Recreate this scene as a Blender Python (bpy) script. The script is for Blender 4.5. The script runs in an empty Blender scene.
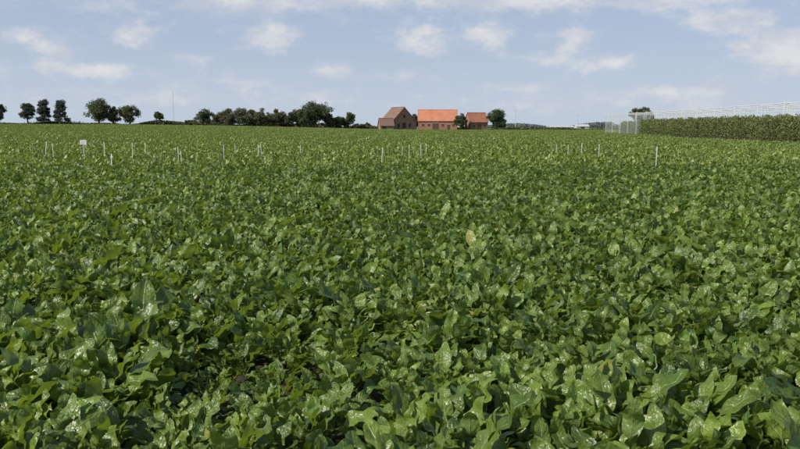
import bpy, math, random
import numpy as np
from mathutils import Vector
rng = np.random.default_rng(7)
random.seed(7)
scene = bpy.context.scene
scene.view_settings.view_transform = 'Standard'
scene.view_settings.look = 'None'
scene.view_settings.exposure = 0
F = 778.0
EYE = 1.85
# ------------------------------------------------------------------ terrain
_B = np.array([-3, -0.5, -0.3, -0.13, -0.05, 0.0, 0.25, 0.5, 3])
_H = np.array([2.4, 2.4, 2.2, 1.3, 0.55, 0.30, 0.25, 0.25, 0.25])
def terr(x, y):
    x = np.asarray(x, float); y = np.asarray(y, float)
    t = np.clip((y - 50) / 250, 0, 1); t = t * t * (3 - 2 * t)
    b = x / 300.0
    h = sum(np.interp(b + o, _B, _H) for o in (-.06, -.03, 0, .03, .06)) / 5
    return t * h
def gx(px, d):
    return (px - 400) / F * d * 0.995
# ------------------------------------------------------------------ node helpers
class NT:
    def __init__(s, tree): s.t = tree; s.n = tree.nodes; s.l = tree.links
    def add(s, typ, **kw):
        n = s.n.new(typ)
        for k, v in kw.items():
            if k == 'ins':
                for a, b in v.items():
                    if hasattr(b, 'is_output'): s.l.new(b, n.inputs[a])
                    else: n.inputs[a].default_value = b
            else: setattr(n, k, v)
        return n
    def math(s, op, a, b=None, c=None, clamp=False):
        n = s.add('ShaderNodeMath', operation=op, use_clamp=clamp)
        for i, v in enumerate((a, b, c)):
            if v is None: continue
            if hasattr(v, 'is_output'): s.l.new(v, n.inputs[i])
            else: n.inputs[i].default_value = v
        return n.outputs[0]
    def mix(s, f, a, b, blend='MIX'):
        n = s.add('ShaderNodeMix', data_type='RGBA', blend_type=blend)
        for i, v in ((0, f), (6, a), (7, b)):
            if hasattr(v, 'is_output'): s.l.new(v, n.inputs[i])
            else: n.inputs[i].default_value = v if i == 0 else (*v[:3], 1)
        return n.outputs[2]
    def noise(s, vec, scale, detail=3, rough=.55):
        n = s.add('ShaderNodeTexNoise', ins={'Scale': scale, 'Detail': detail, 'Roughness': rough})
        if vec is not None: s.l.new(vec, n.inputs['Vector'])
        return n.outputs[0]
    def ramp(s, f, lo, hi, a=0., b=1.):
        n = s.add('ShaderNodeMapRange', interpolation_type='SMOOTHSTEP')
        s.l.new(f, n.inputs[0])
        for i, v in ((1, lo), (2, hi), (3, a), (4, b)): n.inputs[i].default_value = v
        return n.outputs[0]
def newmat(name):
    m = bpy.data.materials.new(name); m.use_nodes = True
    m.node_tree.nodes.clear()
    t = NT(m.node_tree)
    out = t.add('ShaderNodeOutputMaterial')
    return m, t, out
def simple(name, c1, c2, scale=3, rough=.7, bump=0.0, detail=4):
    m, t, out = newmat(name)
    co = t.add('ShaderNodeTexCoord').outputs['Object']
    n = t.noise(co, scale, detail)
    f = t.ramp(n, .35, .65)
    b = t.add('ShaderNodeBsdfPrincipled', ins={'Base Color': t.mix(f, c1, c2), 'Roughness': rough})
    if bump:
        bp = t.add('ShaderNodeBump', ins={'Height': n, 'Strength': bump, 'Distance': .02})
        t.l.new(bp.outputs[0], b.inputs['Normal'])
    t.l.new(b.outputs[0], out.inputs[0])
    return m
def foliage_mat(name, dark, light, trans, attr='lv', rough=.7, tf=.3):
    m, t, out = newmat(name)
    a = t.add('ShaderNodeAttribute', attribute_name=attr).outputs['Fac']
    col = t.mix(a, dark, light)
    b = t.add('ShaderNodeBsdfPrincipled', ins={'Base Color': col, 'Roughness': rough})
    tr = t.add('ShaderNodeBsdfTranslucent', ins={'Color': (*trans, 1)})
    mx = t.add('ShaderNodeMixShader', ins={0: tf})
    t.l.new(b.outputs[0], mx.inputs[1]); t.l.new(tr.outputs[0], mx.inputs[2])
    t.l.new(mx.outputs[0], out.inputs[0])
    return m
# ------------------------------------------------------------------ beet leaf material
def beet_mat(name, dark, light, detail=True):
    m, t, out = newmat(name)
    lv = t.add('ShaderNodeAttribute', attribute_name='lv').outputs['Fac']
    rnd = t.add('ShaderNodeObjectInfo').outputs['Random']
    geo = t.add('ShaderNodeNewGeometry')
    big = t.noise(geo.outputs['Position'], .3 if detail else .12, 2)
    val = t.math('ADD', t.math('MULTIPLY', lv, .80), t.math('MULTIPLY', rnd, .04))
    val = t.math('ADD', val, t.math('MULTIPLY', t.math('SUBTRACT', big, .5), .8), clamp=not detail)
    if detail:
        uv = t.add('ShaderNodeUVMap', uv_map='UVMap').outputs[0]
        sx = t.add('ShaderNodeSeparateXYZ', ins={0: uv})
        u, v = sx.outputs[0], sx.outputs[1]
        au = t.math('ABSOLUTE', t.math('SUBTRACT', u, .5))
        co = t.add('ShaderNodeTexCoord').outputs['Object']
        fine = t.noise(co, 32, 2)
        val = t.math('ADD', val, t.math('MULTIPLY', t.math('SUBTRACT', fine, .5), .5), clamp=True)
    col = t.mix(val, dark, light)
    yel = t.ramp(lv, .955, .985)
    col = t.mix(t.math('MULTIPLY', yel, .6), col, (.24, .22, .05))
    if detail:
        mid = t.ramp(au, .012, .045, 1, 0)
        vv = t.math('SUBTRACT', v, t.math('MULTIPLY', au, .5))
        vv = t.math('ADD', vv, t.math('MULTIPLY', fine, .12))
        saw = t.math('ABSOLUTE', t.math('SUBTRACT', t.math('FRACT', t.math('MULTIPLY', vv, 7)), .5))
        side = t.ramp(saw, .02, .12, 1, 0)
        pet = t.ramp(v, .0, .03, 1, 0)
        vein = t.math('MAXIMUM', mid, t.math('MULTIPLY', side, .15))
        vein = t.math('MAXIMUM', vein, pet)
        col = t.mix(t.math('MULTIPLY', vein, .6), col, (.21, .29, .09))
    col = t.mix(t.math('MULTIPLY', geo.outputs['Backfacing'], .45), col, (.15, .20, .075))
    b = t.add('ShaderNodeBsdfPrincipled', ins={'Base Color': col, 'Roughness': .37 if detail else .45})
    b.inputs['Specular IOR Level'].default_value = .5
    if detail:
        h = t.math('ADD', t.math('MULTIPLY', saw, .5), t.math('MULTIPLY', fine, 2.4))
        h = t.math('SUBTRACT', h, t.math('MULTIPLY', mid, .5))
        bp = t.add('ShaderNodeBump', ins={'Height': h, 'Strength': .7, 'Distance': .007})
        t.l.new(bp.outputs[0], b.inputs['Normal'])
    tr = t.add('ShaderNodeBsdfTranslucent', ins={'Color': (.34, .48, .035, 1)})
    mx = t.add('ShaderNodeMixShader', ins={0: .22})
    t.l.new(b.outputs[0], mx.inputs[1]); t.l.new(tr.outputs[0], mx.inputs[2])
    t.l.new(mx.outputs[0], out.inputs[0])
    return m
BEET = beet_mat('beet_leaf', (.036, .074, .011), (.178, .258, .040))
BEET_F = beet_mat('beet_leaf_hazy', (.080, .120, .020), (.23, .295, .055), False)  # far crop: aerial haze and sheen put into a paler, yellower leaf colour
# ------------------------------------------------------------------ mesh accumulator
class MB:
    def __init__(s): s.v = []; s.f = []; s.a = []; s.uv = []; s.m = []; s.n = 0
    def grid(s, P, lv=0.5, UV=None, mat=0):
        r, c, _ = P.shape
        idx = np.arange(r * c).reshape(r, c) + s.n
        q = np.stack([idx[:-1, :-1], idx[:-1, 1:], idx[1:, 1:], idx[1:, :-1]], -1).reshape(-1, 4)
        s.v.append(P.reshape(-1, 3)); s.f.append(q); s.n += r * c
        s.a.append(np.full(r * c, lv) if np.isscalar(lv) else lv)
        s.uv.append(UV.reshape(-1, 2) if UV is not None else np.zeros((r * c, 2)))
        s.m.append(np.full(len(q), mat))
    def quads(s, C, U, V, lv, mat=0):
        n = len(C)
        P = np.stack([C - U - V, C + U - V * .6, C + U * .7 + V, C - U * .8 + V * .8], 1).reshape(-1, 3)
        s.v.append(P); s.f.append(np.arange(n * 4).reshape(n, 4) + s.n); s.n += n * 4
        s.a.append(np.repeat(lv, 4)); s.uv.append(np.zeros((n * 4, 2))); s.m.append(np.full(n, mat))
    def tube(s, pts, rad, k=7, mat=0, lv=.5):
        pts = np.asarray(pts, float); n = len(pts)
        T = np.gradient(pts, axis=0); T /= np.linalg.norm(T, axis=1)[:, None] + 1e-9
        ref = np.array([.31, .95, 0.05]) if abs(T[0][2]) > .7 else np.array([0, 0, 1.])
        A = np.cross(T, ref); A /= np.linalg.norm(A, axis=1)[:, None] + 1e-9
        Bv = np.cross(T, A)
        an = np.linspace(0, 2 * np.pi, k + 1)
        R = np.asarray(rad)[:, None, None]
        P = pts[:, None, :] + R * (np.cos(an)[None, :, None] * A[:, None, :] + np.sin(an)[None, :, None] * Bv[:, None, :])
        s.grid(P, lv, mat=mat)
    def poly(s, verts, faces, mat=0, lv=.5):
        V = np.asarray(verts, float); q = np.asarray(faces) + s.n
        s.v.append(V); s.f.append(q); s.n += len(V)
        s.a.append(np.full(len(V), lv)); s.uv.append(np.zeros((len(V), 2))); s.m.append(np.full(len(q), mat))
    def box(s, lo, hi, mat=0):
        x0, y0, z0 = lo; x1, y1, z1 = hi
        V = [(x0, y0, z0), (x1, y0, z0), (x1, y1, z0), (x0, y1, z0), (x0, y0, z1), (x1, y0, z1), (x1, y1, z1), (x0, y1, z1)]
        s.poly(V, [(0, 3, 2, 1), (4, 5, 6, 7), (0, 1, 5, 4), (1, 2, 6, 5), (2, 3, 7, 6), (3, 0, 4, 7)], mat)
    def mesh(s, name, mats, smooth=False):
        v = np.concatenate(s.v); f = np.concatenate(s.f)
        me = bpy.data.meshes.new(name)
        me.vertices.add(len(v)); me.vertices.foreach_set('co', v.astype(np.float32).ravel())
        me.loops.add(f.size); me.loops.foreach_set('vertex_index', f.astype(np.int32).ravel())
        me.polygons.add(len(f)); me.polygons.foreach_set('loop_start', np.arange(0, f.size, 4, dtype=np.int32))
        me.polygons.foreach_set('material_index', np.concatenate(s.m).astype(np.int32))
        me.polygons.foreach_set('use_smooth', np.full(len(f), smooth))
        at = me.attributes.new('lv', 'FLOAT', 'POINT'); at.data.foreach_set('value', np.concatenate(s.a).astype(np.float32))
        uvl = me.uv_layers.new(name='UVMap')
        uv = np.concatenate(s.uv)[f.ravel()]
        uvl.data.foreach_set('uv', uv.astype(np.float32).ravel())
        for m in mats: me.materials.append(m)
        me.update(calc_edges=True)
        return me
    def obj(s, name, mats, smooth=False, loc=(0, 0, 0), parent=None, rz=0, link=True):
        o = bpy.data.objects.new(name, s.mesh(name, mats, smooth))
        o.location = loc; o.rotation_euler[2] = rz
        if link: scene.collection.objects.link(o)
        if parent: o.parent = parent
        return o
# ------------------------------------------------------------------ beet plants
def leaf(mb, r, base, az, th0, th1, Lp, Lb, W, nb, npt, na, lv):
    sp = np.linspace(0, Lp, npt + 1)[:-1]
    tb = np.linspace(0, 1, nb + 1)
    s = np.concatenate([sp, Lp + tb * Lb]); S = Lp + Lb
    q = s / S
    th = th0 + (th1 - th0) * q ** 1.8
    azs = az + r.normal(0, .28) * q ** 2
    ds = np.diff(s, prepend=0)
    rr = np.cumsum(np.cos(th) * ds); zz = np.cumsum(np.sin(th) * ds)
    e = np.stack([np.cos(azs), np.sin(azs), 0 * azs], 1); l = np.stack([-np.sin(azs), np.cos(azs), 0 * azs], 1)
    z = np.array([0, 0, 1.])
    C = base + e * rr[:, None] + z * zz[:, None]
    n = -np.sin(th)[:, None] * e + np.cos(th)[:, None] * z
    roll = r.normal(0, .55) * q
    l2 = np.cos(roll)[:, None] * l + np.sin(roll)[:, None] * n
    n2 = -np.sin(roll)[:, None] * l + np.cos(roll)[:, None] * n
    t = np.concatenate([np.zeros(len(sp)), tb])
    prof = np.sin(np.pi * np.clip(t, 0, 1) ** .86)
    hw = W / 2 * np.clip(prof, 0, 1) ** .62
    hw = np.maximum(hw, .006 * (1 - t) + .003 * (t > .9))
    us = np.linspace(-1, 1, na)
    k = r.uniform(1.6, 3.2); p1, p2 = r.uniform(0, 6.28, 2)
    fold = r.uniform(.05, .75); amp = r.uniform(.14, .38)
    ph = np.where(us < 0, p1, p2)
    ruf = amp * np.sin(k * 2 * np.pi * t[:, None] + ph[None, :]) * (np.abs(us)[None, :] ** 1.7)
    cup = fold * np.abs(us)[None, :] ** 1.1 - .45 * fold * np.abs(us)[None, :] ** 3
    hgt = hw[:, None] * (ruf + cup)
    und = .012 * np.sin(r.uniform(2, 4.5) * np.pi * t + r.uniform(0, 6)) * np.minimum(t * 4, 1)
    P = C[:, None, :] + (hw[:, None] * us[None, :])[..., None] * l2[:, None, :] + (hgt + und[:, None])[..., None] * n2[:, None, :]
    UV = np.stack(np.broadcast_arrays((us[None, :] + 1) / 2, t[:, None]), -1)
    mb.grid(P[:, ::-1], lv, UV[:, ::-1])
def plant(mb, r, base, nleaf, nb, npt, na, sc=1.0, ls=1.0):
    ph = r.uniform(0, 6.28)
    for i in range(nleaf):
        q = i / (nleaf - 1)
        az = ph + i * 2.39996 + r.normal(0, .25)
        th0 = math.radians(54 + 30 * q + r.normal(0, 8))
        th1 = math.radians(-22 + 92 * q + r.normal(0, 28))
        Lp = (.27 - .10 * q) * r.uniform(.7, 1.3) * sc
        Lb = (.225 - .055 * q) * r.uniform(.7, 1.22) * (.5 + .5 * sc) * ls
        W = Lb * r.uniform(.40, .60)
        leaf(mb, r, base + np.array([0.02 * math.cos(az), .02 * math.sin(az), 0]), az, th0, th1, Lp, Lb, W, nb, npt, na,
             float(np.clip(.40 + .25 * q + r.normal(0, .28), 0, .95)) if r.random() > .010 else 1.0)
near_coll = bpy.data.collections.new('sugar_beet_plant_variants')
for i in range(16):
    r = np.random.default_rng(100 + i); mb = MB()
    plant(mb, r, np.zeros(3), int(r.integers(20, 27)), 10, 2, 7, r.uniform(.92, 1.08))
    near_coll.objects.link(mb.obj('sugar_beet_plant', [BEET], True, link=False))
mid_coll = bpy.data.collections.new('sugar_beet_block_variants'); MT = 1.68
for i in range(12):
    r = np.random.default_rng(500 + i); mb = MB()
    for a in np.arange(4) * .42 - .63:
        for b in np.arange(6) * .28 - .70:
            sc = float(np.clip(r.normal(1.0, .13), .65, 1.25))
            plant(mb, r, np.array([a + r.normal(0, .05), b + r.normal(0, .05), 0]), int(r.integers(17, 22)), 7, 1, 5, sc)
    mid_coll.objects.link(mb.obj('sugar_beet_block', [BEET], True, link=False))
TILE = 6.0
tile_coll = bpy.data.collections.new('sugar_beet_patch_variants')
for i in range(4):
    r = np.random.default_rng(300 + i); mb = MB()
    for a in np.arange(-TILE / 2, TILE / 2 - .1, .46):
        for b in np.arange(-TILE / 2, TILE / 2 - .1, .38):
            plant(mb, r, np.array([a + r.normal(0, .05), b + r.normal(0, .06), r.normal(0, .03)]), 9, 2, 1, 3, r.uniform(.85, 1.25), 1.15)
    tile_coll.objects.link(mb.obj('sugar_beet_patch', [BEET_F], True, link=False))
def scatter(name, coll, pts, rot, scl, var):
    me = bpy.data.meshes.new(name)
    me.vertices.add(len(pts)); me.vertices.foreach_set('co', pts.astype(np.float32).ravel())
    a = me.attributes.new('rot', 'FLOAT_VECTOR', 'POINT'); a.data.foreach_set('vector', rot.astype(np.float32).ravel())
    a = me.attributes.new('scl', 'FLOAT', 'POINT'); a.data.foreach_set('value', scl.astype(np.float32))
    a = me.attributes.new('var', 'INT', 'POINT'); a.data.foreach_set('value', var.astype(np.int32))
    me.update()
    o = bpy.data.objects.new(name, me); scene.collection.objects.link(o)
    g = bpy.data.node_groups.new(name, 'GeometryNodeTree')
    g.interface.new_socket('Geometry', in_out='INPUT', socket_type='NodeSocketGeometry')
    g.interface.new_socket('Geometry', in_out='OUTPUT', socket_type='NodeSocketGeometry')
    N = g.nodes; L = g.links
    gi = N.new('NodeGroupInput'); go = N.new('NodeGroupOutput')
    ci = N.new('GeometryNodeCollectionInfo'); ci.inputs['Collection'].default_value = coll
    ci.inputs['Separate Children'].default_value = True; ci.inputs['Reset Children'].default_value = True
    ip = N.new('GeometryNodeInstanceOnPoints'); ip.inputs['Pick Instance'].default_value = True
    def na(nm, ty):
        n = N.new('GeometryNodeInputNamedAttribute'); n.data_type = ty; n.inputs[0].default_value = nm
        return [x for x in n.outputs if x.enabled and x.name == 'Attribute'][0]
    L.new(gi.outputs[0], ip.inputs['Points']); L.new(ci.outputs[0], ip.inputs['Instance'])
    L.new(na('var', 'INT'), ip.inputs['Instance Index'])
    L.new(na('rot', 'FLOAT_VECTOR'), ip.inputs['Rotation'])
    L.new(na('scl', 'FLOAT'), ip.inputs['Scale'])
    L.new(ip.outputs[0], go.inputs[0])
    md = o.modifiers.new('scatter', 'NODES'); md.node_group = g
    return o
NEAR = 8.0
xs = np.arange(-20, 20, .40)
P = np.concatenate([np.stack([np.full(36, x), .9 + np.arange(36) * .25], 1) for x in xs])
P = P[P[:, 1] < NEAR]
P += rng.normal(0, .05, P.shape)
P = P[(np.abs(P[:, 0]) < P[:, 1] * .62 + 2.4)]
def dip(x, y, cx, cy, rx, ry): return np.exp(-(((x - cx) / rx) ** 2 + ((y - cy) / ry) ** 2) ** 1.5)
x, y = P[:, 0], P[:, 1]
scl = rng.normal(1.0, .10, len(P)) * (1 + .06 * np.sin(x * 1.7 + 1.3 * np.sin(y * .9)) + .05 * np.sin(y * 2.1 + x))
dd = dip(x, y, -1.2, 4.8, .62, 1.1) + .7 * dip(x, y, -2.3, 3.9, .4, .5) + .4 * dip(x, y, -.2, 6.0, .5, .5) + .4 * dip(x, y, 1.9, 5.2, .4, .5) + .4 * dip(x, y, -3.4, 6.5, .6, .5)
up = dip(x, y, -2.0, 5.0, .35, 1.1) + .6 * dip(x, y, -2.9, 4.1, .3, .6)
scl *= (1 - .38 * np.clip(dd, 0, 1)) * (1 + .18 * up)
scl = np.clip(scl, .52, 1.28)
rot = np.stack([rng.normal(0, .12, len(P)), rng.normal(0, .12, len(P)), rng.uniform(0, 6.28, len(P))], 1)
scatter('sugar_beet_crop', near_coll, np.column_stack([P, terr(x, y)]), rot, scl, rng.integers(0, 16, len(P)))
def tiling(y0, y1, step, wx, marg):
    out = []
    for yy in np.arange(y0 + step / 2, y1, step):
        for xx in np.arange(-math.ceil(240 / step) * step, 240, step):
            if abs(xx) < yy * wx + marg: out.append((xx, yy))
    return np.array(out)
OX, OY = 41.6, 81.0; UL = math.hypot(4.4, 69); ux, uy = 4.4 / UL, 69 / UL; vx, vy = uy, -ux
def place(T, coll, nv):
    vv_ = (T[:, 0] - OX) * vx + (T[:, 1] - OY) * vy; ss_ = (T[:, 0] - OX) * ux + (T[:, 1] - OY) * uy
    T = T[~((vv_ > -3) & (ss_ < 118))]
    rt = np.zeros((len(T), 3)); rt[:, 2] = rng.integers(0, 4, len(T)) * math.pi / 2
    scatter('sugar_beet_crop', coll, np.column_stack([T, terr(T[:, 0], T[:, 1])]), rt, np.full(len(T), 1.0), rng.integers(0, nv, len(T)))
T = tiling(NEAR - .05, 31.5, MT, .60, 3.0)
yend = T[:, 1].max() + MT / 2
place(T, mid_coll, 12)
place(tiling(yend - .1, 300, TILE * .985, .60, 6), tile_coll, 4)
# ------------------------------------------------------------------ ground
def ground():
    xs = np.concatenate([-np.geomspace(6000, 300, 14), np.linspace(-280, 280, 71), np.geomspace(300, 6000, 14)])
    ys = np.concatenate([[-300, -100, -30], np.linspace(-10, 400, 83), np.geomspace(420, 9000, 20)])
    X, Y = np.meshgrid(xs, ys)
    mb = MB(); mb.grid(np.stack([X, Y, terr(X, Y)], -1))
    m, t, out = newmat('soil_and_meadow')
    pos = t.add('ShaderNodeNewGeometry').outputs['Position']
    sx = t.add('ShaderNodeSeparateXYZ', ins={0: pos})
    soil = t.mix(t.noise(pos, 6, 6), (.03, .024, .014), (.06, .05, .03))
    grass = t.mix(t.ramp(t.noise(pos, .02, 4), .4, .6), (.07, .115, .03), (.13, .15, .06))
    f = t.ramp(sx.outputs[1], 296, 302)
    nz = t.noise(pos, 12, 5)
    bp = t.add('ShaderNodeBump', ins={'Height': nz, 'Strength': .8, 'Distance': .05})
    b = t.add('ShaderNodeBsdfPrincipled', ins={'Base Color': t.mix(f, soil, grass), 'Roughness': .95})
    t.l.new(bp.outputs[0], b.inputs['Normal']); t.l.new(b.outputs[0], out.inputs[0])
    mb.obj('ground', [m], True)
ground()
# ------------------------------------------------------------------ trees
BARK = simple('bark', (.06, .045, .03), (.12, .10, .075), 4, .9, .5)
LEAF_DARK = foliage_mat('tree_leaves_dark', (.040, .058, .028), (.10, .13, .055), (.12, .17, .05))  # tree leaf colours lightened a little to stand in for distance haze
LEAF_MID = foliage_mat('tree_leaves_mid', (.055, .073, .034), (.14, .165, .070), (.15, .20, .06))
LEAF_OLIVE = foliage_mat('tree_leaves_olive', (.055, .064, .034), (.15, .15, .075), (.15, .17, .06))
LEAF_PINE = foliage_mat('tree_needles', (.048, .062, .054), (.09, .112, .09), (.07, .10, .05))
def crown(mb, r, c, rx, ry, rz, nclump, per, size, shape='round', mat=1):
    c = np.asarray(c, float)
    for i in range(nclump):
        d = r.normal(size=3); d /= np.linalg.norm(d)
        rad = r.uniform(.2, .95)
        p = d * rad
        if shape == 'cone':
            zz = r.uniform(-1, 1); w = (1 - zz) / 2 * .65 + .35
            a = r.uniform(0, 6.28); k = w * math.sqrt(r.uniform(.1, 1))
            p = np.array([math.cos(a) * k, math.sin(a) * k, zz])
        cr = r.uniform(.20, .36) * min(rx, rz)
        cc = c + p * np.array([rx, ry, rz])
        n = int(per * r.uniform(.6, 1.3))
        dd = r.normal(size=(n, 3)); dd /= np.linalg.norm(dd, axis=1)[:, None]
        C = cc + dd * (cr * r.uniform(.1, 1.15, n) ** .6)[:, None] * np.array([1.15, 1.15, .8])
        U = r.normal(size=(n, 3)); U /= np.linalg.norm(U, axis=1)[:, None]
        W = r.normal(size=(n, 3)); V = np.cross(U, W); V /= np.linalg.norm(V, axis=1)[:, None]
        sz = (size * r.uniform(.5, 1.2, n))[:, None]
        base = r.uniform(.1, .8)
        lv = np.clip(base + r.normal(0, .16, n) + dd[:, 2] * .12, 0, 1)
        mb.quads(C, U * sz, V * sz * .7, lv, mat)
def tree_into(mb, r, o, H, W, shape='round', low=.25, size=.16, dens=1.0):
    o = np.asarray(o, float)
    tr = .03 * H + .03
    lean = r.normal(0, .02 * H, 2)
    zt = np.array([0, .15, .35, .6, .85]) * H
    pts = [o + np.array([lean[0] * q, lean[1] * q, z]) for q, z in zip((0, .2, .5, .8, 1.2), zt)]
    mb.tube(pts, np.array([1.25, .9, .7, .4, .12]) * tr, 7, 0)
    for i in range(9):
        q = r.uniform(low, .75); a = r.uniform(0, 6.28)
        b = o + np.array([lean[0] * q, lean[1] * q, q * H])
        L = W * .42 * r.uniform(.6, 1)
        e = b + np.array([math.cos(a) * L, math.sin(a) * L, L * r.uniform(.3, .9)])
        mb.tube([b, (b + e) / 2 + np.array([0, 0, -.05 * L]), e], np.array([.38, .25, .08]) * tr, 5, 0)
    ch = H * (1 - low) / 2
    n = int(42 * dens)
    crown(mb, r, o + np.array([lean[0], lean[1], H * low + ch]), W / 2 * .92, W / 2 * .92, ch * .92, n, 110, size, shape)
def tree(name, px, d, H, W, mat, shape='round', low=.2, size=.16, seed=0, dens=1.0):
    r = np.random.default_rng(seed + int(px * 7)); mb = MB()
    tree_into(mb, r, (0, 0, 0), H * 1.1, W * 1.1, shape, low, size * 1.35, dens)
    X = gx(px, d)
    return mb.obj(name, [BARK, mat], False, loc=(X, d, float(terr(X, d)) - .1))
PXM = 1 / F
for px, hpx, wpx in ((1, 19, 14), (29, 20, 15.5), (45.5, 21, 15), (61, 20, 15)):
    d = 318; tree('pine_tree', px, d, (hpx + 2) * d * PXM, wpx * d * PXM, LEAF_PINE, 'cone' if px in (45.5, 61) else 'round', .16, .16, 3, 1.7)
tree('broadleaf_tree', 100, 312, 25 * 312 * PXM, 27 * 312 * PXM, LEAF_MID, 'round', .06, .18, 5, 1.9)
tree('broadleaf_tree', 115, 314, 18 * 314 * PXM, 15 * 314 * PXM, LEAF_MID, 'round', .06, .17, 15, 1.1)
tree('broadleaf_tree', 131, 316, 21 * 316 * PXM, 21 * 316 * PXM, LEAF_MID, 'round', .08, .17, 6, 1.4)
tree('broadleaf_tree', 160, 320, 14 * 320 * PXM, 12 * 320 * PXM, LEAF_DARK, 'round', .25, .15, 7, .8)
tree('broadleaf_tree', 204, 312, 17 * 312 * PXM, 18 * 312 * PXM, LEAF_DARK, 'round', .06, .16, 8, 1.2)
tree('broadleaf_tree', 316, 310, 27 * 310 * PXM, 30 * 310 * PXM, LEAF_DARK, 'round', .04, .18, 9, 2.4)
tree('broadleaf_tree', 303, 312, 19 * 312 * PXM, 18 * 312 * PXM, LEAF_DARK, 'round', .04, .18, 19, 1.3)
tree('broadleaf_tree', 350, 312, 18 * 312 * PXM, 11 * 312 * PXM, LEAF_MID, 'round', .2, .14, 10, .8)
tree('broadleaf_tree', 339, 314, 13 * 314 * PXM, 17 * 314 * PXM, LEAF_DARK, 'round', .05, .15, 11, 1.1)
tree('broadleaf_tree', 496.5, 318, 20 * 318 * PXM, 19 * 318 * PXM, LEAF_DARK, 'round', .02, .16, 12, 3.0)
tree('broadleaf_tree', 461.5, 324, 16 * 324 * PXM, 13 * 324 * PXM, LEAF_OLIVE, 'round', .08, .15, 13, 1.4)
tree('broadleaf_tree', 453, 342, 17 * 342 * PXM, 12 * 342 * PXM, LEAF_DARK, 'round', .08, .15, 23, 1.4)
tree('broadleaf_tree', 414, 343, 15 * 343 * PXM, 12 * 343 * PXM, LEAF_DARK, 'round', .08, .15, 24, 1.4)
tree('broadleaf_tree', 367, 330, 7 * 330 * PXM, 10 * 330 * PXM, LEAF_OLIVE, 'round', .1, .13, 16, .6)
tree('broadleaf_tree', 642, 300, 22 * 300 * PXM, 26 * 300 * PXM, LEAF_DARK, 'round', .3, .16, 14, 1.5)
mb = MB(); r = np.random.default_rng(77); d0 = 316
for px, h, w in ((190, 6, 14), (218, 14, 13), (226, 19, 15), (240, 20, 18), (252, 17, 16), (262, 18, 16), (278, 18, 17), (288, 15, 14), (297, 19, 14), (272, 15, 14), (330, 15, 15), (345, 11, 15), (358, 6, 14), (232, 13, 17), (246, 13, 16), (284, 11, 16), (258, 12, 18), (268, 10, 18), (222, 10, 16)):
    d = d0 + r.uniform(-8, 12); X = gx(px, d)
    tree_into(mb, r, (X, d, float(terr(X, d)) - .1), h * 1.08 * d * PXM, w * 1.15 * d * PXM, 'round', .05, .21, 1.0)
mb.obj('distant_tree_row', [BARK, LEAF_OLIVE])
mb = MB(); r = np.random.default_rng(5)
def hedge(mb, r, px0, px1, d, h, n):
    px = r.uniform(px0, px1, n); dd = d + r.normal(0, 1.2, n); X = gx(px, dd)
    hh = h * (.65 + .35 * np.sin(X * .21) * np.sin(X * .083 + 1))
    C = np.stack([X, dd, terr(X, dd) + r.uniform(0, 1, n) * hh], 1)
    U = r.normal(size=(n, 3)); U /= np.linalg.norm(U, axis=1)[:, None]
    V = np.cross(U, r.normal(size=(n, 3))); V /= np.linalg.norm(V, axis=1)[:, None]
    sz = r.uniform(.12, .3, n)[:, None]
    mb.quads(C, U * sz, V * sz, np.clip(.5 + .3 * np.sin(X * .5) + r.normal(0, .2, n), 0, 1))
hedge(mb, r, -40, 150, 322, 1.5, 8000)
hedge(mb, r, 140, 380, 324, 2.4, 12000)
hedge(mb, r, 455, 640, 345, 1.5, 8000)
mb.obj('field_hedge', [LEAF_OLIVE])
mb = MB()
for a, b_, h in ((480, 545, 5), (560, 612, 6.5), (-60, 90, 6), (610, 900, 5)):
    px = r.uniform(a, b_, 6000); dd = 900 + r.normal(0, 15, 6000); X = gx(px, dd)
    C = np.stack([X, dd, terr(X, dd) + r.uniform(0, 1, 6000) * h * (.6 + .4 * np.sin(X * .06))], 1)
    U = r.normal(size=(6000, 3)); V = r.normal(size=(6000, 3))
    mb.quads(C, U * .4, V * .4, r.uniform(.2, .8, 6000))
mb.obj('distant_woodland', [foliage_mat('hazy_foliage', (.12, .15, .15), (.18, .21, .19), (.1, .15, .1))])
# ------------------------------------------------------------------ buildings
def brick(name, c1, c2, c3):
    m, t, out = newmat(name)
    co = t.add('ShaderNodeTexCoord').outputs['Object']
    a = t.ramp(t.noise(co, 5, 4), .35, .65); st = t.ramp(t.noise(co, .55, 5), .38, .68)
    sx = t.add('ShaderNodeSeparateXYZ', ins={0: co})
    course = t.ramp(t.math('ABSOLUTE', t.math('SUBTRACT', t.math('FRACT', t.math('MULTIPLY', sx.outputs[2], 13)), .5)), .40, .46)
    col = t.mix(a, c1, c2); col = t.mix(t.math('MULTIPLY', st, .6), col, c3)
    col = t.mix(t.math('MULTIPLY', course, .4), col, (.30, .25, .21))
    b = t.add('ShaderNodeBsdfPrincipled', ins={'Base Color': col, 'Roughness': .9})
    t.l.new(b.outputs[0], out.inputs[0]); return m
def tiles(name, c1, c2, c3):
    m, t, out = newmat(name)
    co = t.add('ShaderNodeTexCoord').outputs['Object']
    n = t.ramp(t.noise(co, .5, 6, .65), .35, .65); n2 = t.ramp(t.noise(co, 3, 3), .45, .7)
    col = t.mix(n, c1, c2); col = t.mix(t.math('MULTIPLY', n2, .5), col, c3)
    w = t.add('ShaderNodeTexWave', ins={'Vector': co, 'Scale': 3.0}); w.bands_direction = 'X'
    bp = t.add('ShaderNodeBump', ins={'Height': w.outputs[1], 'Strength': .6, 'Distance': .05})
    b = t.add('ShaderNodeBsdfPrincipled', ins={'Base Color': col, 'Roughness': .8})
    t.l.new(bp.outputs[0], b.inputs['Normal']); t.l.new(b.outputs[0], out.inputs[0]); return m
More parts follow.
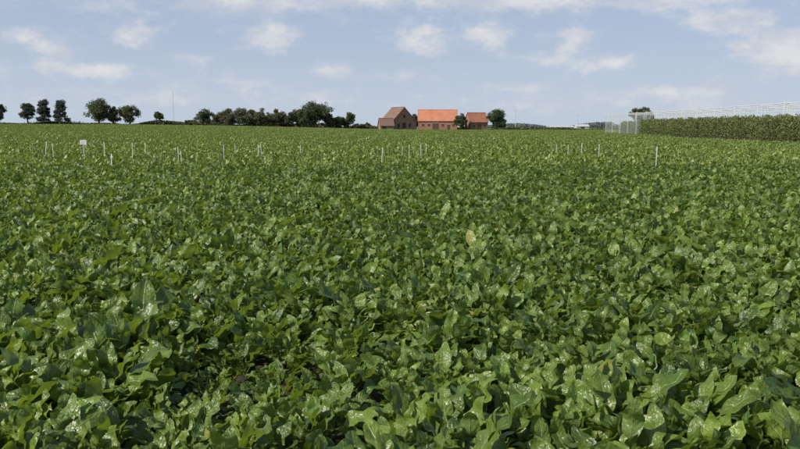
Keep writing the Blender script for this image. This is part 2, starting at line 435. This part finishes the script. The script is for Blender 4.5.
BR1 = brick('brick_red', (.38, .16, .10), (.29, .12, .075), (.24, .13, .09)); BR2 = brick('brick_brown', (.33, .19, .13), (.25, .14, .095), (.20, .12, .085))
T_OR = tiles('roof_tiles_orange', (.56, .22, .12), (.46, .17, .095), (.40, .19, .12))
T_BR = tiles('roof_tiles_brown', (.20, .12, .09), (.15, .10, .075), (.27, .15, .10))
T_RD = tiles('roof_tiles_red', (.40, .15, .085), (.30, .11, .065), (.22, .12, .08))
DARK = simple('dark_opening', (.015, .014, .013), (.03, .026, .022), 2, .5)
FRAME = simple('pale_frame', (.42, .36, .30), (.34, .29, .25), 2, .7)
WOODD = simple('barn_door_wood', (.10, .06, .035), (.07, .045, .03), 3, .85)
def barn(name, px, d, L, D, eave, ridge, rz, wall, roof, openings, gable_open=(), chimney=None):
    X = gx(px, d); e = bpy.data.objects.new(name, None); scene.collection.objects.link(e)
    e.location = (X, d, float(terr(X, d)) - .1); e.rotation_euler[2] = rz
    mb = MB(); a, b = L / 2, D / 2
    V = [(-a, -b, 0), (a, -b, 0), (a, b, 0), (-a, b, 0), (-a, -b, eave), (a, -b, eave), (a, b, eave), (-a, b, eave), (-a, 0, ridge), (a, 0, ridge),
         (-a, 0, 0), (a, 0, 0)]
    mb.poly(V, [(0, 1, 5, 4), (2, 3, 7, 6), (1, 11, 9, 5), (11, 2, 6, 9), (3, 10, 8, 7), (10, 0, 4, 8)])
    mb.obj('walls', [wall], parent=e)
    mb = MB(); o = .35; sl = (ridge - eave) / b; th = .18; lift = .05
    for sgn in (-1, 1):
        y1 = sgn * (b + o); z1 = eave - sl * o + lift; zr = ridge + lift
        P = [(-a - .3, 0, zr), (a + .3, 0, zr), (a + .3, y1, z1), (-a - .3, y1, z1)]
        Q = [(p[0], p[1], p[2] + th) for p in P]
        mb.poly(P + Q, [(0, 1, 2, 3), (4, 7, 6, 5), (0, 3, 7, 4), (1, 5, 6, 2), (2, 6, 7, 3)])
    mb.obj('roof', [roof], parent=e)
    mb = MB(); mb.tube([(-a - .3, 0, ridge + th + .04), (a + .3, 0, ridge + th + .04)], [.16, .16], 8)
    mb.obj('ridge_tiles', [roof], parent=e)
    mb = MB(); mf = MB()
    for (x, z, w, h, kind) in openings:
        y = -b
        (mb if kind == 'w' else mf).box((x - w / 2, y - .02, z), (x + w / 2, y + .1, z + h), 0 if kind == 'w' else 1)
        if kind == 'w':
            for (p, q) in (((x - w / 2 - .12, y - .06, z - .12), (x + w / 2 + .12, y + .05, z)), ((x - w / 2 - .12, y - .06, z + h), (x + w / 2 + .12, y + .05, z + h + .14))):
                mf.box(p, q, 0)
            mf.box((x - .04, y - .05, z), (x + .04, y - .021, z + h), 0)
        else: mf.box((x - w / 2 - .1, y - .06, z + h), (x + w / 2 + .1, y + .05, z + h + .2), 0)
    if mb.n: mb.obj('windows', [DARK], parent=e)
    if mf.n: mf.obj('doors_and_lintels', [FRAME, WOODD], parent=e)
    if gable_open:
        mg = MB()
        for (y, z, w, h, sx) in gable_open:
            mg.box((sx * a - .03, y - w / 2, z), (sx * a + .03, y + w / 2, z + h), 0)
        mg.obj('gable_openings', [DARK], parent=e)
    if chimney:
        mc = MB(); cx, ch = chimney
        mc.box((cx - .35, -.35, ridge - .6), (cx + .35, .35, ridge + ch)); mc.box((cx - .42, -.42, ridge + ch), (cx + .42, .42, ridge + ch + .15))
        mc.obj('chimney', [wall], parent=e)
    return e
M = 330 / F
barn('brick_barn', 437.5, 330, 38 * M, 9, 4.1, 8.4, math.radians(-3), BR1, T_OR,
     [(-6, 1.6, 1, 1.2, 'w'), (-3.6, 1.6, 1, 1.2, 'w'), (-.8, .2, 2.6, 2.9, 'd'), (2.2, 1.6, 1, 1.2, 'w'), (4.6, .2, 1.2, 2.3, 'd'), (6.6, 1.6, 1, 1.2, 'w')])
barn('brick_farmhouse', 398, 328, 11, 11.5, 3.4, 9.3, math.radians(-62), BR2, T_BR,
     [(-3.8, 1.2, 1, 1.5, 'w'), (-1.2, .1, 1.1, 2.4, 'd'), (1.4, 1.2, 1, 1.5, 'w'), (3.9, 1.2, 1, 1.5, 'w')],
     [(-2.6, 1.2, 1, 1.5, 1), (2.6, 1.2, 1, 1.5, 1), (0, .8, 1.6, 2.3, 1), (0, 5.0, 1, 1.3, 1)])
barn('brick_outbuilding', 386, 320, 5.5, 6, 1.9, 4.6, math.radians(10), BR2, T_BR, [(-1.2, .1, 1.6, 1.8, 'd'), (1.2, 1, .8, .8, 'w')])
barn('brick_barn', 476, 330, 18 * M, 7.5, 3.6, 7.2, math.radians(14), BR2, T_RD,
     [(-2.4, 1.3, .9, 1.1, 'w'), (0, .1, 2, 2.5, 'd'), (2.4, 1.3, .9, 1.1, 'w')], [(0, 3.6, .8, 1, 1), (-1.5, 1.2, .9, 1.2, 1)])
WHITE = simple('white_paint', (.78, .78, .76), (.62, .62, .60), 6, .5)
GREYW = simple('weathered_sheet', (.50, .52, .52), (.40, .43, .42), 1, .6)
GALV = simple('galvanised_steel', (.55, .57, .58), (.42, .44, .46), 5, .4)
barn('white_shed', 581, 440, 7, 6, 1.7, 2.6, 0, GREYW, GALV, [(0, .1, 2.2, 1.5, 'd')])
barn('white_shed', 561, 460, 14, 6, 1.3, 1.9, 0, GREYW, GALV, [(0, .1, 2, 1.2, 'd')])
# ------------------------------------------------------------------ mast, poles
def mast(name, px, d, H, w):
    mb = MB(); X = gx(px, d); r3 = [(math.cos(a) * w, math.sin(a) * w) for a in (0, 2.094, 4.189)]
    for p in r3: mb.tube([(p[0], p[1], 0), (p[0], p[1], H)], [.035, .035], 5)
    for i in range(int(H / (2 * w))):
        z = i * 2 * w
        for j in range(3):
            p, q = r3[j], r3[(j + 1) % 3]
            mb.tube([(p[0], p[1], z), (q[0], q[1], z + 2 * w)], [.018, .018], 4)
    mb.tube([(0, 0, H), (0, 0, H + 2)], [.04, .03], 5)
    mb.obj(name, [simple('mast_paint', (.78, .80, .84), (.7, .73, .78), .3, .6)], loc=(X, d, float(terr(X, d))))
mast('radio_mast', 174.5, 420, 19, .2)
def pole(name, px, d, H, arm=True):
    mb = MB(); X = gx(px, d); mb.tube([(0, 0, 0), (0, 0, H)], [.15, .09], 7)
    if arm:
        mb.box((-.9, -.06, H - .6), (.9, .06, H - .48))
        for q in (-.8, 0, .8): mb.tube([(q, 0, H - .48), (q, 0, H - .25)], [.06, .04], 5)
    mb.obj(name, [simple('pole_wood', (.42, .42, .42), (.5, .5, .5), 2, .8)], loc=(X, d, float(terr(X, d))))
pole('utility_pole', 515, 360, 9.5)
pole('utility_pole', 577, 430, 8.0)
# ------------------------------------------------------------------ orchard
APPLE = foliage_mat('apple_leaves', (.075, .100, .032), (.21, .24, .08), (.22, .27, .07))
def orch(s, v, z):
    s = np.asarray(s, float); v = np.asarray(v, float)
    x = OX + ux * s + vx * v; y = OY + uy * s + vy * v
    return np.stack([x, y, terr(x, y) + z], -1)
def orchard_row(v, s0, s1, H, per_m, lsz, seed):
    r = np.random.default_rng(seed); mb = MB(); n = int((s1 - s0) * per_m)
    s = r.uniform(s0, s1, n)
    top = H * (.92 + .05 * np.sin(s * 4.1) + .05 * np.sin(s * 1.3 + 2) + .03 * np.sin(s * 9))
    z = .35 + (top - .35) * r.uniform(0, 1, n) ** .85
    wv = .85 * (1 - .55 * (z / H) ** 2) * (1 + .3 * np.sin(s * 5.2 + z * 2))
    vvv = v + np.clip(r.normal(0, .6, n), -1.2, 1.2) * wv
    C = orch(s, vvv, z)
    U = r.normal(size=(n, 3)); U /= np.linalg.norm(U, axis=1)[:, None]
    V = np.cross(U, r.normal(size=(n, 3))); V /= np.linalg.norm(V, axis=1)[:, None]
    sz = r.uniform(.6, 1.3, n)[:, None] * lsz
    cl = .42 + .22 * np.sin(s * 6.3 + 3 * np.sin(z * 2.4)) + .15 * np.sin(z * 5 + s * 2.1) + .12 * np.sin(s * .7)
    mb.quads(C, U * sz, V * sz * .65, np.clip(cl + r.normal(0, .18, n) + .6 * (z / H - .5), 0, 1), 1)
    k = int((s1 - s0) * 5)
    for _ in range(k):
        q = r.uniform(s0, s1); h0 = H * .85; p = orch(q, v + r.normal(0, .25), h0); L = r.uniform(.2, .55)
        e = p + np.array([r.normal(0, .1), r.normal(0, .1), L])
        mb.tube([p, e], [.012, .006], 3)
        tt = r.uniform(0, 1, 6)[:, None]; CC = p + (e - p) * tt
        uu = r.normal(size=(6, 3)) * .05; ww = r.normal(size=(6, 3)) * .035
        mb.quads(CC, uu, ww, r.uniform(.4, 1, 6), 1)
    for q in np.arange(s0, s1, 1.1):
        p = orch(q, v + r.normal(0, .05), 0); mb.tube([p, p + np.array([0.03, 0, 1.2]), p + np.array([0, .05, H * .85])], [.05, .04, .015], 5)
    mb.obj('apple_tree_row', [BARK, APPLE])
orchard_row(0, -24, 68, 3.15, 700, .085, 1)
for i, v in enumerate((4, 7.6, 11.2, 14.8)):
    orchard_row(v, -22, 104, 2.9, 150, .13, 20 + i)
def netmat():
    m, t, out = newmat('hail_net_mesh')
    b = t.add('ShaderNodeBsdfDiffuse', ins={'Color': (.56, .63, .58, 1)})
    tl = t.add('ShaderNodeBsdfTranslucent', ins={'Color': (.56, .63, .58, 1)})
    a = t.add('ShaderNodeMixShader', ins={0: .4}); t.l.new(b.outputs[0], a.inputs[1]); t.l.new(tl.outputs[0], a.inputs[2])
    tr = t.add('ShaderNodeBsdfTransparent')
    mx = t.add('ShaderNodeMixShader', ins={0: .26}); t.l.new(tr.outputs[0], mx.inputs[1]); t.l.new(a.outputs[0], mx.inputs[2])
    t.l.new(mx.outputs[0], out.inputs[0]); return m
NET = netmat()
e = bpy.data.objects.new('hail_net_structure', None); scene.collection.objects.link(e)
mp = MB(); mw = MB(); mn = MB(); r = np.random.default_rng(9)
VS = np.arange(2.2, 26, 3.6); SS = np.arange(-22, 115, 8.0); HP = 4.6
for v in VS:
    for s in SS:
        p = orch(s, v, 0); ln = r.normal(0, .03, 2)
        h = HP + r.normal(0, .06)
        mp.tube([p, p + np.array([ln[0], ln[1], h])], [.05, .04], 6)
        mp.box(tuple(p + np.array([ln[0] - .07, ln[1] - .07, h])), tuple(p + np.array([ln[0] + .07, ln[1] + .07, h + .08])))
    for a, b_ in zip(SS[:-1], SS[1:]):
        q = np.linspace(0, 1, 6); pts = orch(a + (b_ - a) * q, np.full(6, v), HP - .06 - .05 * q * (1 - q) * 4 * r.uniform(.5, 1.2))
        mn.tube(pts, .035 + .025 * np.abs(np.sin(q * 9 + r.uniform(0, 3))), 5)
        for zz in (4.0, 3.0): mw.tube([orch(a, v, zz), orch(b_, v, zz)], [.012, .012], 4)
for s in SS:
    mw.tube([orch(s, VS[0], HP), orch(s, VS[-1], HP)], [.015, .015], 4)
for v in VS:
    mw.tube([orch(SS[-1], v, HP), orch(SS[-1] + 3.5, v, 0)], [.02, .02], 4)
mp.obj('posts', [simple('concrete_post', (.58, .60, .59), (.70, .72, .71), 2, .7)], parent=e)
mw.obj('wires', [GALV], parent=e); mn.obj('furled_nets', [simple('white_net', (.62, .66, .66), (.52, .57, .57), 5, .7)], parent=e)
ms = MB()
S2 = np.linspace(70, 114, 29); Z2 = np.linspace(.2, 4.5, 6)
Sg, Zg = np.meshgrid(S2, Z2); ms.grid(orch(Sg, VS[0] - .12 + .08 * np.sin(Sg * 1.1 + Zg), Zg))
ms.obj('side_net', [NET], True, parent=e)
# ------------------------------------------------------------------ marker stakes
def stake(px, ybase, hpx, w=.028):
    d = 1.38 * F / (ybase - 126.5); X = gx(px, d); top = .5 + (hpx - 1) * d / F
    r = np.random.default_rng(int(px * 13)); mb = MB()
    lx, ly = r.normal(0, .05, 2); g = float(terr(X, d)); k = w * .5
    V = []
    for z, q in ((0, .6), (top - .04, 1), (top, .55)):
        for a, b in ((-1, -1), (1, -1), (1, 1), (-1, 1)): V.append((a * k * q + lx * z, b * k * q * .6 + ly * z, z))
    mb.poly(V, [(0, 1, 5, 4), (1, 2, 6, 5), (2, 3, 7, 6), (3, 0, 4, 7), (4, 5, 9, 8), (5, 6, 10, 9), (6, 7, 11, 10), (7, 4, 8, 11), (8, 9, 10, 11)])
    return mb.obj('marker_stake', [WHITE], loc=(X, d, g))
for px, yb, h in ((44, 154, 13), (53, 155, 12), (104, 153, 12), (110, 162, 9), (131.5, 154, 12), (145, 151, 8), (178, 157, 11), (181, 159, 9), (223.5, 156, 12),
                  (258, 153, 9), (262, 152, 10), (381, 161, 14), (402, 153, 8), (409, 155, 11), (421, 153, 9), (426, 151, 8),
                  (568, 152, 8), (582, 151, 9), (599, 155, 11), (656.5, 163, 17), (236, 151, 7), (556, 150, 6), (300, 150, 6)):
    stake(px, yb, h)
d = 1.38 * F / (153 - 126.5); X = gx(83.5, d); g = float(terr(X, d))
e = bpy.data.objects.new('field_trial_sign', None); scene.collection.objects.link(e); e.location = (X, d, g)
mb = MB(); mb.box((-.02, -.015, 0), (.02, .015, 1.02)); mb.obj('post', [GALV], parent=e)
mb = MB(); mb.box((-.17, -.03, .92), (.17, -.016, 1.15)); mb.obj('board', [WHITE], parent=e)
mb = MB()
for i in range(3): mb.box((-.12, -.034, 1.08 - i * .06), (.12 - .04 * i, -.031, 1.092 - i * .06))
mb.obj('lettering', [FRAME], parent=e)
# ------------------------------------------------------------------ light
el = math.radians(40); az = math.radians(180 + 62)
sd = Vector((math.sin(az) * math.cos(el), math.cos(az) * math.cos(el), math.sin(el)))
L = bpy.data.lights.new('sun', 'SUN'); L.energy = 5.0; L.angle = math.radians(.5); L.color = (1, .94, .83)
lo = bpy.data.objects.new('sun', L); scene.collection.objects.link(lo); lo.rotation_euler = sd.to_track_quat('Z', 'Y').to_euler()
# ------------------------------------------------------------------ sky
w = bpy.data.worlds.new('World'); scene.world = w; w.use_nodes = True
w.node_tree.nodes.clear(); t = NT(w.node_tree)
out = t.add('ShaderNodeOutputWorld')
sky = t.add('ShaderNodeTexSky', sky_type='NISHITA', sun_disc=False, sun_elevation=el, sun_rotation=az)
sky.air_density = 1.0; sky.dust_density = 1.5; sky.ozone_density = 1.5
co = t.add('ShaderNodeTexCoord').outputs['Generated']
sx = t.add('ShaderNodeSeparateXYZ', ins={0: co})
haze = t.ramp(sx.outputs[2], -.02, .5, .9, .1)
hz2 = t.ramp(sx.outputs[2], -.01, .13, 0, 1)
col = t.mix(haze, sky.outputs[0], t.mix(hz2, (5.4, 6.15, 7.3), (4.3, 5.2, 6.9)))
mp_ = t.add('ShaderNodeMapping', ins={0: co}); mp_.inputs['Scale'].default_value = (1, 1, 2.0)
n1 = t.noise(mp_.outputs[0], 34, 6, .64); n2 = t.noise(mp_.outputs[0], 7, 4, .6)
acc = None
for (px, py, wx, wz, s) in ((310, 0, 105, 13, .95), (480, 0, 60, 10, .75), (640, 0, 170, 13, .88), (422, 40, 28, 18, .92), (483, 38, 22, 16, .85), (765, 48, 38, 16, .9), (335, 71, 24, 8, .75),
                       (140, 38, 28, 15, .8), (275, 42, 36, 15, .72), (718, 24, 38, 11, .8), (572, 40, 18, 12, .72), (27, 38, 18, 9, .74), (60, 50, 16, 13, .74),
                       (716, 87, 17, 9, .7), (660, 92, 30, 6, .55), (50, 70, 90, 12, .42), (560, 65, 60, 14, .48), (790, 70, 40, 14, .52), (230, 15, 70, 18, .48), (600, 105, 200, 12, .38), (200, 100, 200, 12, .38),
                       (110, 72, 30, 8, .58), (520, 88, 36, 6, .55), (400, 78, 40, 6, .55), (90, 8, 70, 8, .55), (245, 84, 34, 6, .55), (610, 62, 22, 8, .6), (190, 60, 26, 7, .55)):
    a = (px - 400) / F; el_ = (126.5 - py) / F; c = Vector((a, 1, el_)).normalized()
    sub = t.add('ShaderNodeVectorMath', operation='SUBTRACT', ins={0: co, 1: tuple(c)})
    mul = t.add('ShaderNodeVectorMath', operation='MULTIPLY', ins={0: sub.outputs[0], 1: (F / wx, F / wx, F / wz)})
    dt = t.add('ShaderNodeVectorMath', operation='DOT_PRODUCT', ins={0: mul.outputs[0], 1: mul.outputs[0]})
    g = t.math('MULTIPLY', t.math('EXPONENT', t.math('MULTIPLY', dt.outputs['Value'], -1)), s)
    acc = g if acc is None else t.math('ADD', acc, g)
dens = t.math('ADD', acc, t.math('MULTIPLY', t.math('SUBTRACT', n1, .5), 1.5))
dens = t.math('ADD', dens, t.math('MULTIPLY', t.math('SUBTRACT', n2, .5), .8))
cl = t.ramp(dens, .12, .95)
shade = t.ramp(t.noise(mp_.outputs[0], 16, 4), .38, .62)
ccol = t.mix(shade, (5.3, 5.7, 6.6), (7.4, 7.35, 7.35))
col = t.mix(t.math('MULTIPLY', cl, .85), col, ccol)
bg = t.add('ShaderNodeBackground', ins={'Color': col, 'Strength': .103})
t.l.new(bg.outputs[0], out.inputs[0])
w.cycles.sampling_method = 'MANUAL'; w.cycles.sample_map_resolution = 512
# ------------------------------------------------------------------ camera
cam = bpy.data.cameras.new('camera'); cam.sensor_width = 36; cam.lens = 36 * F / 800; cam.clip_end = 20000; cam.clip_start = .05
co_ = bpy.data.objects.new('camera', cam); scene.collection.objects.link(co_)
co_.location = (0, 0, EYE); co_.rotation_euler = (math.radians(90) - math.atan((224.5 - 126.5) / F), 0, 0)
scene.camera = co_
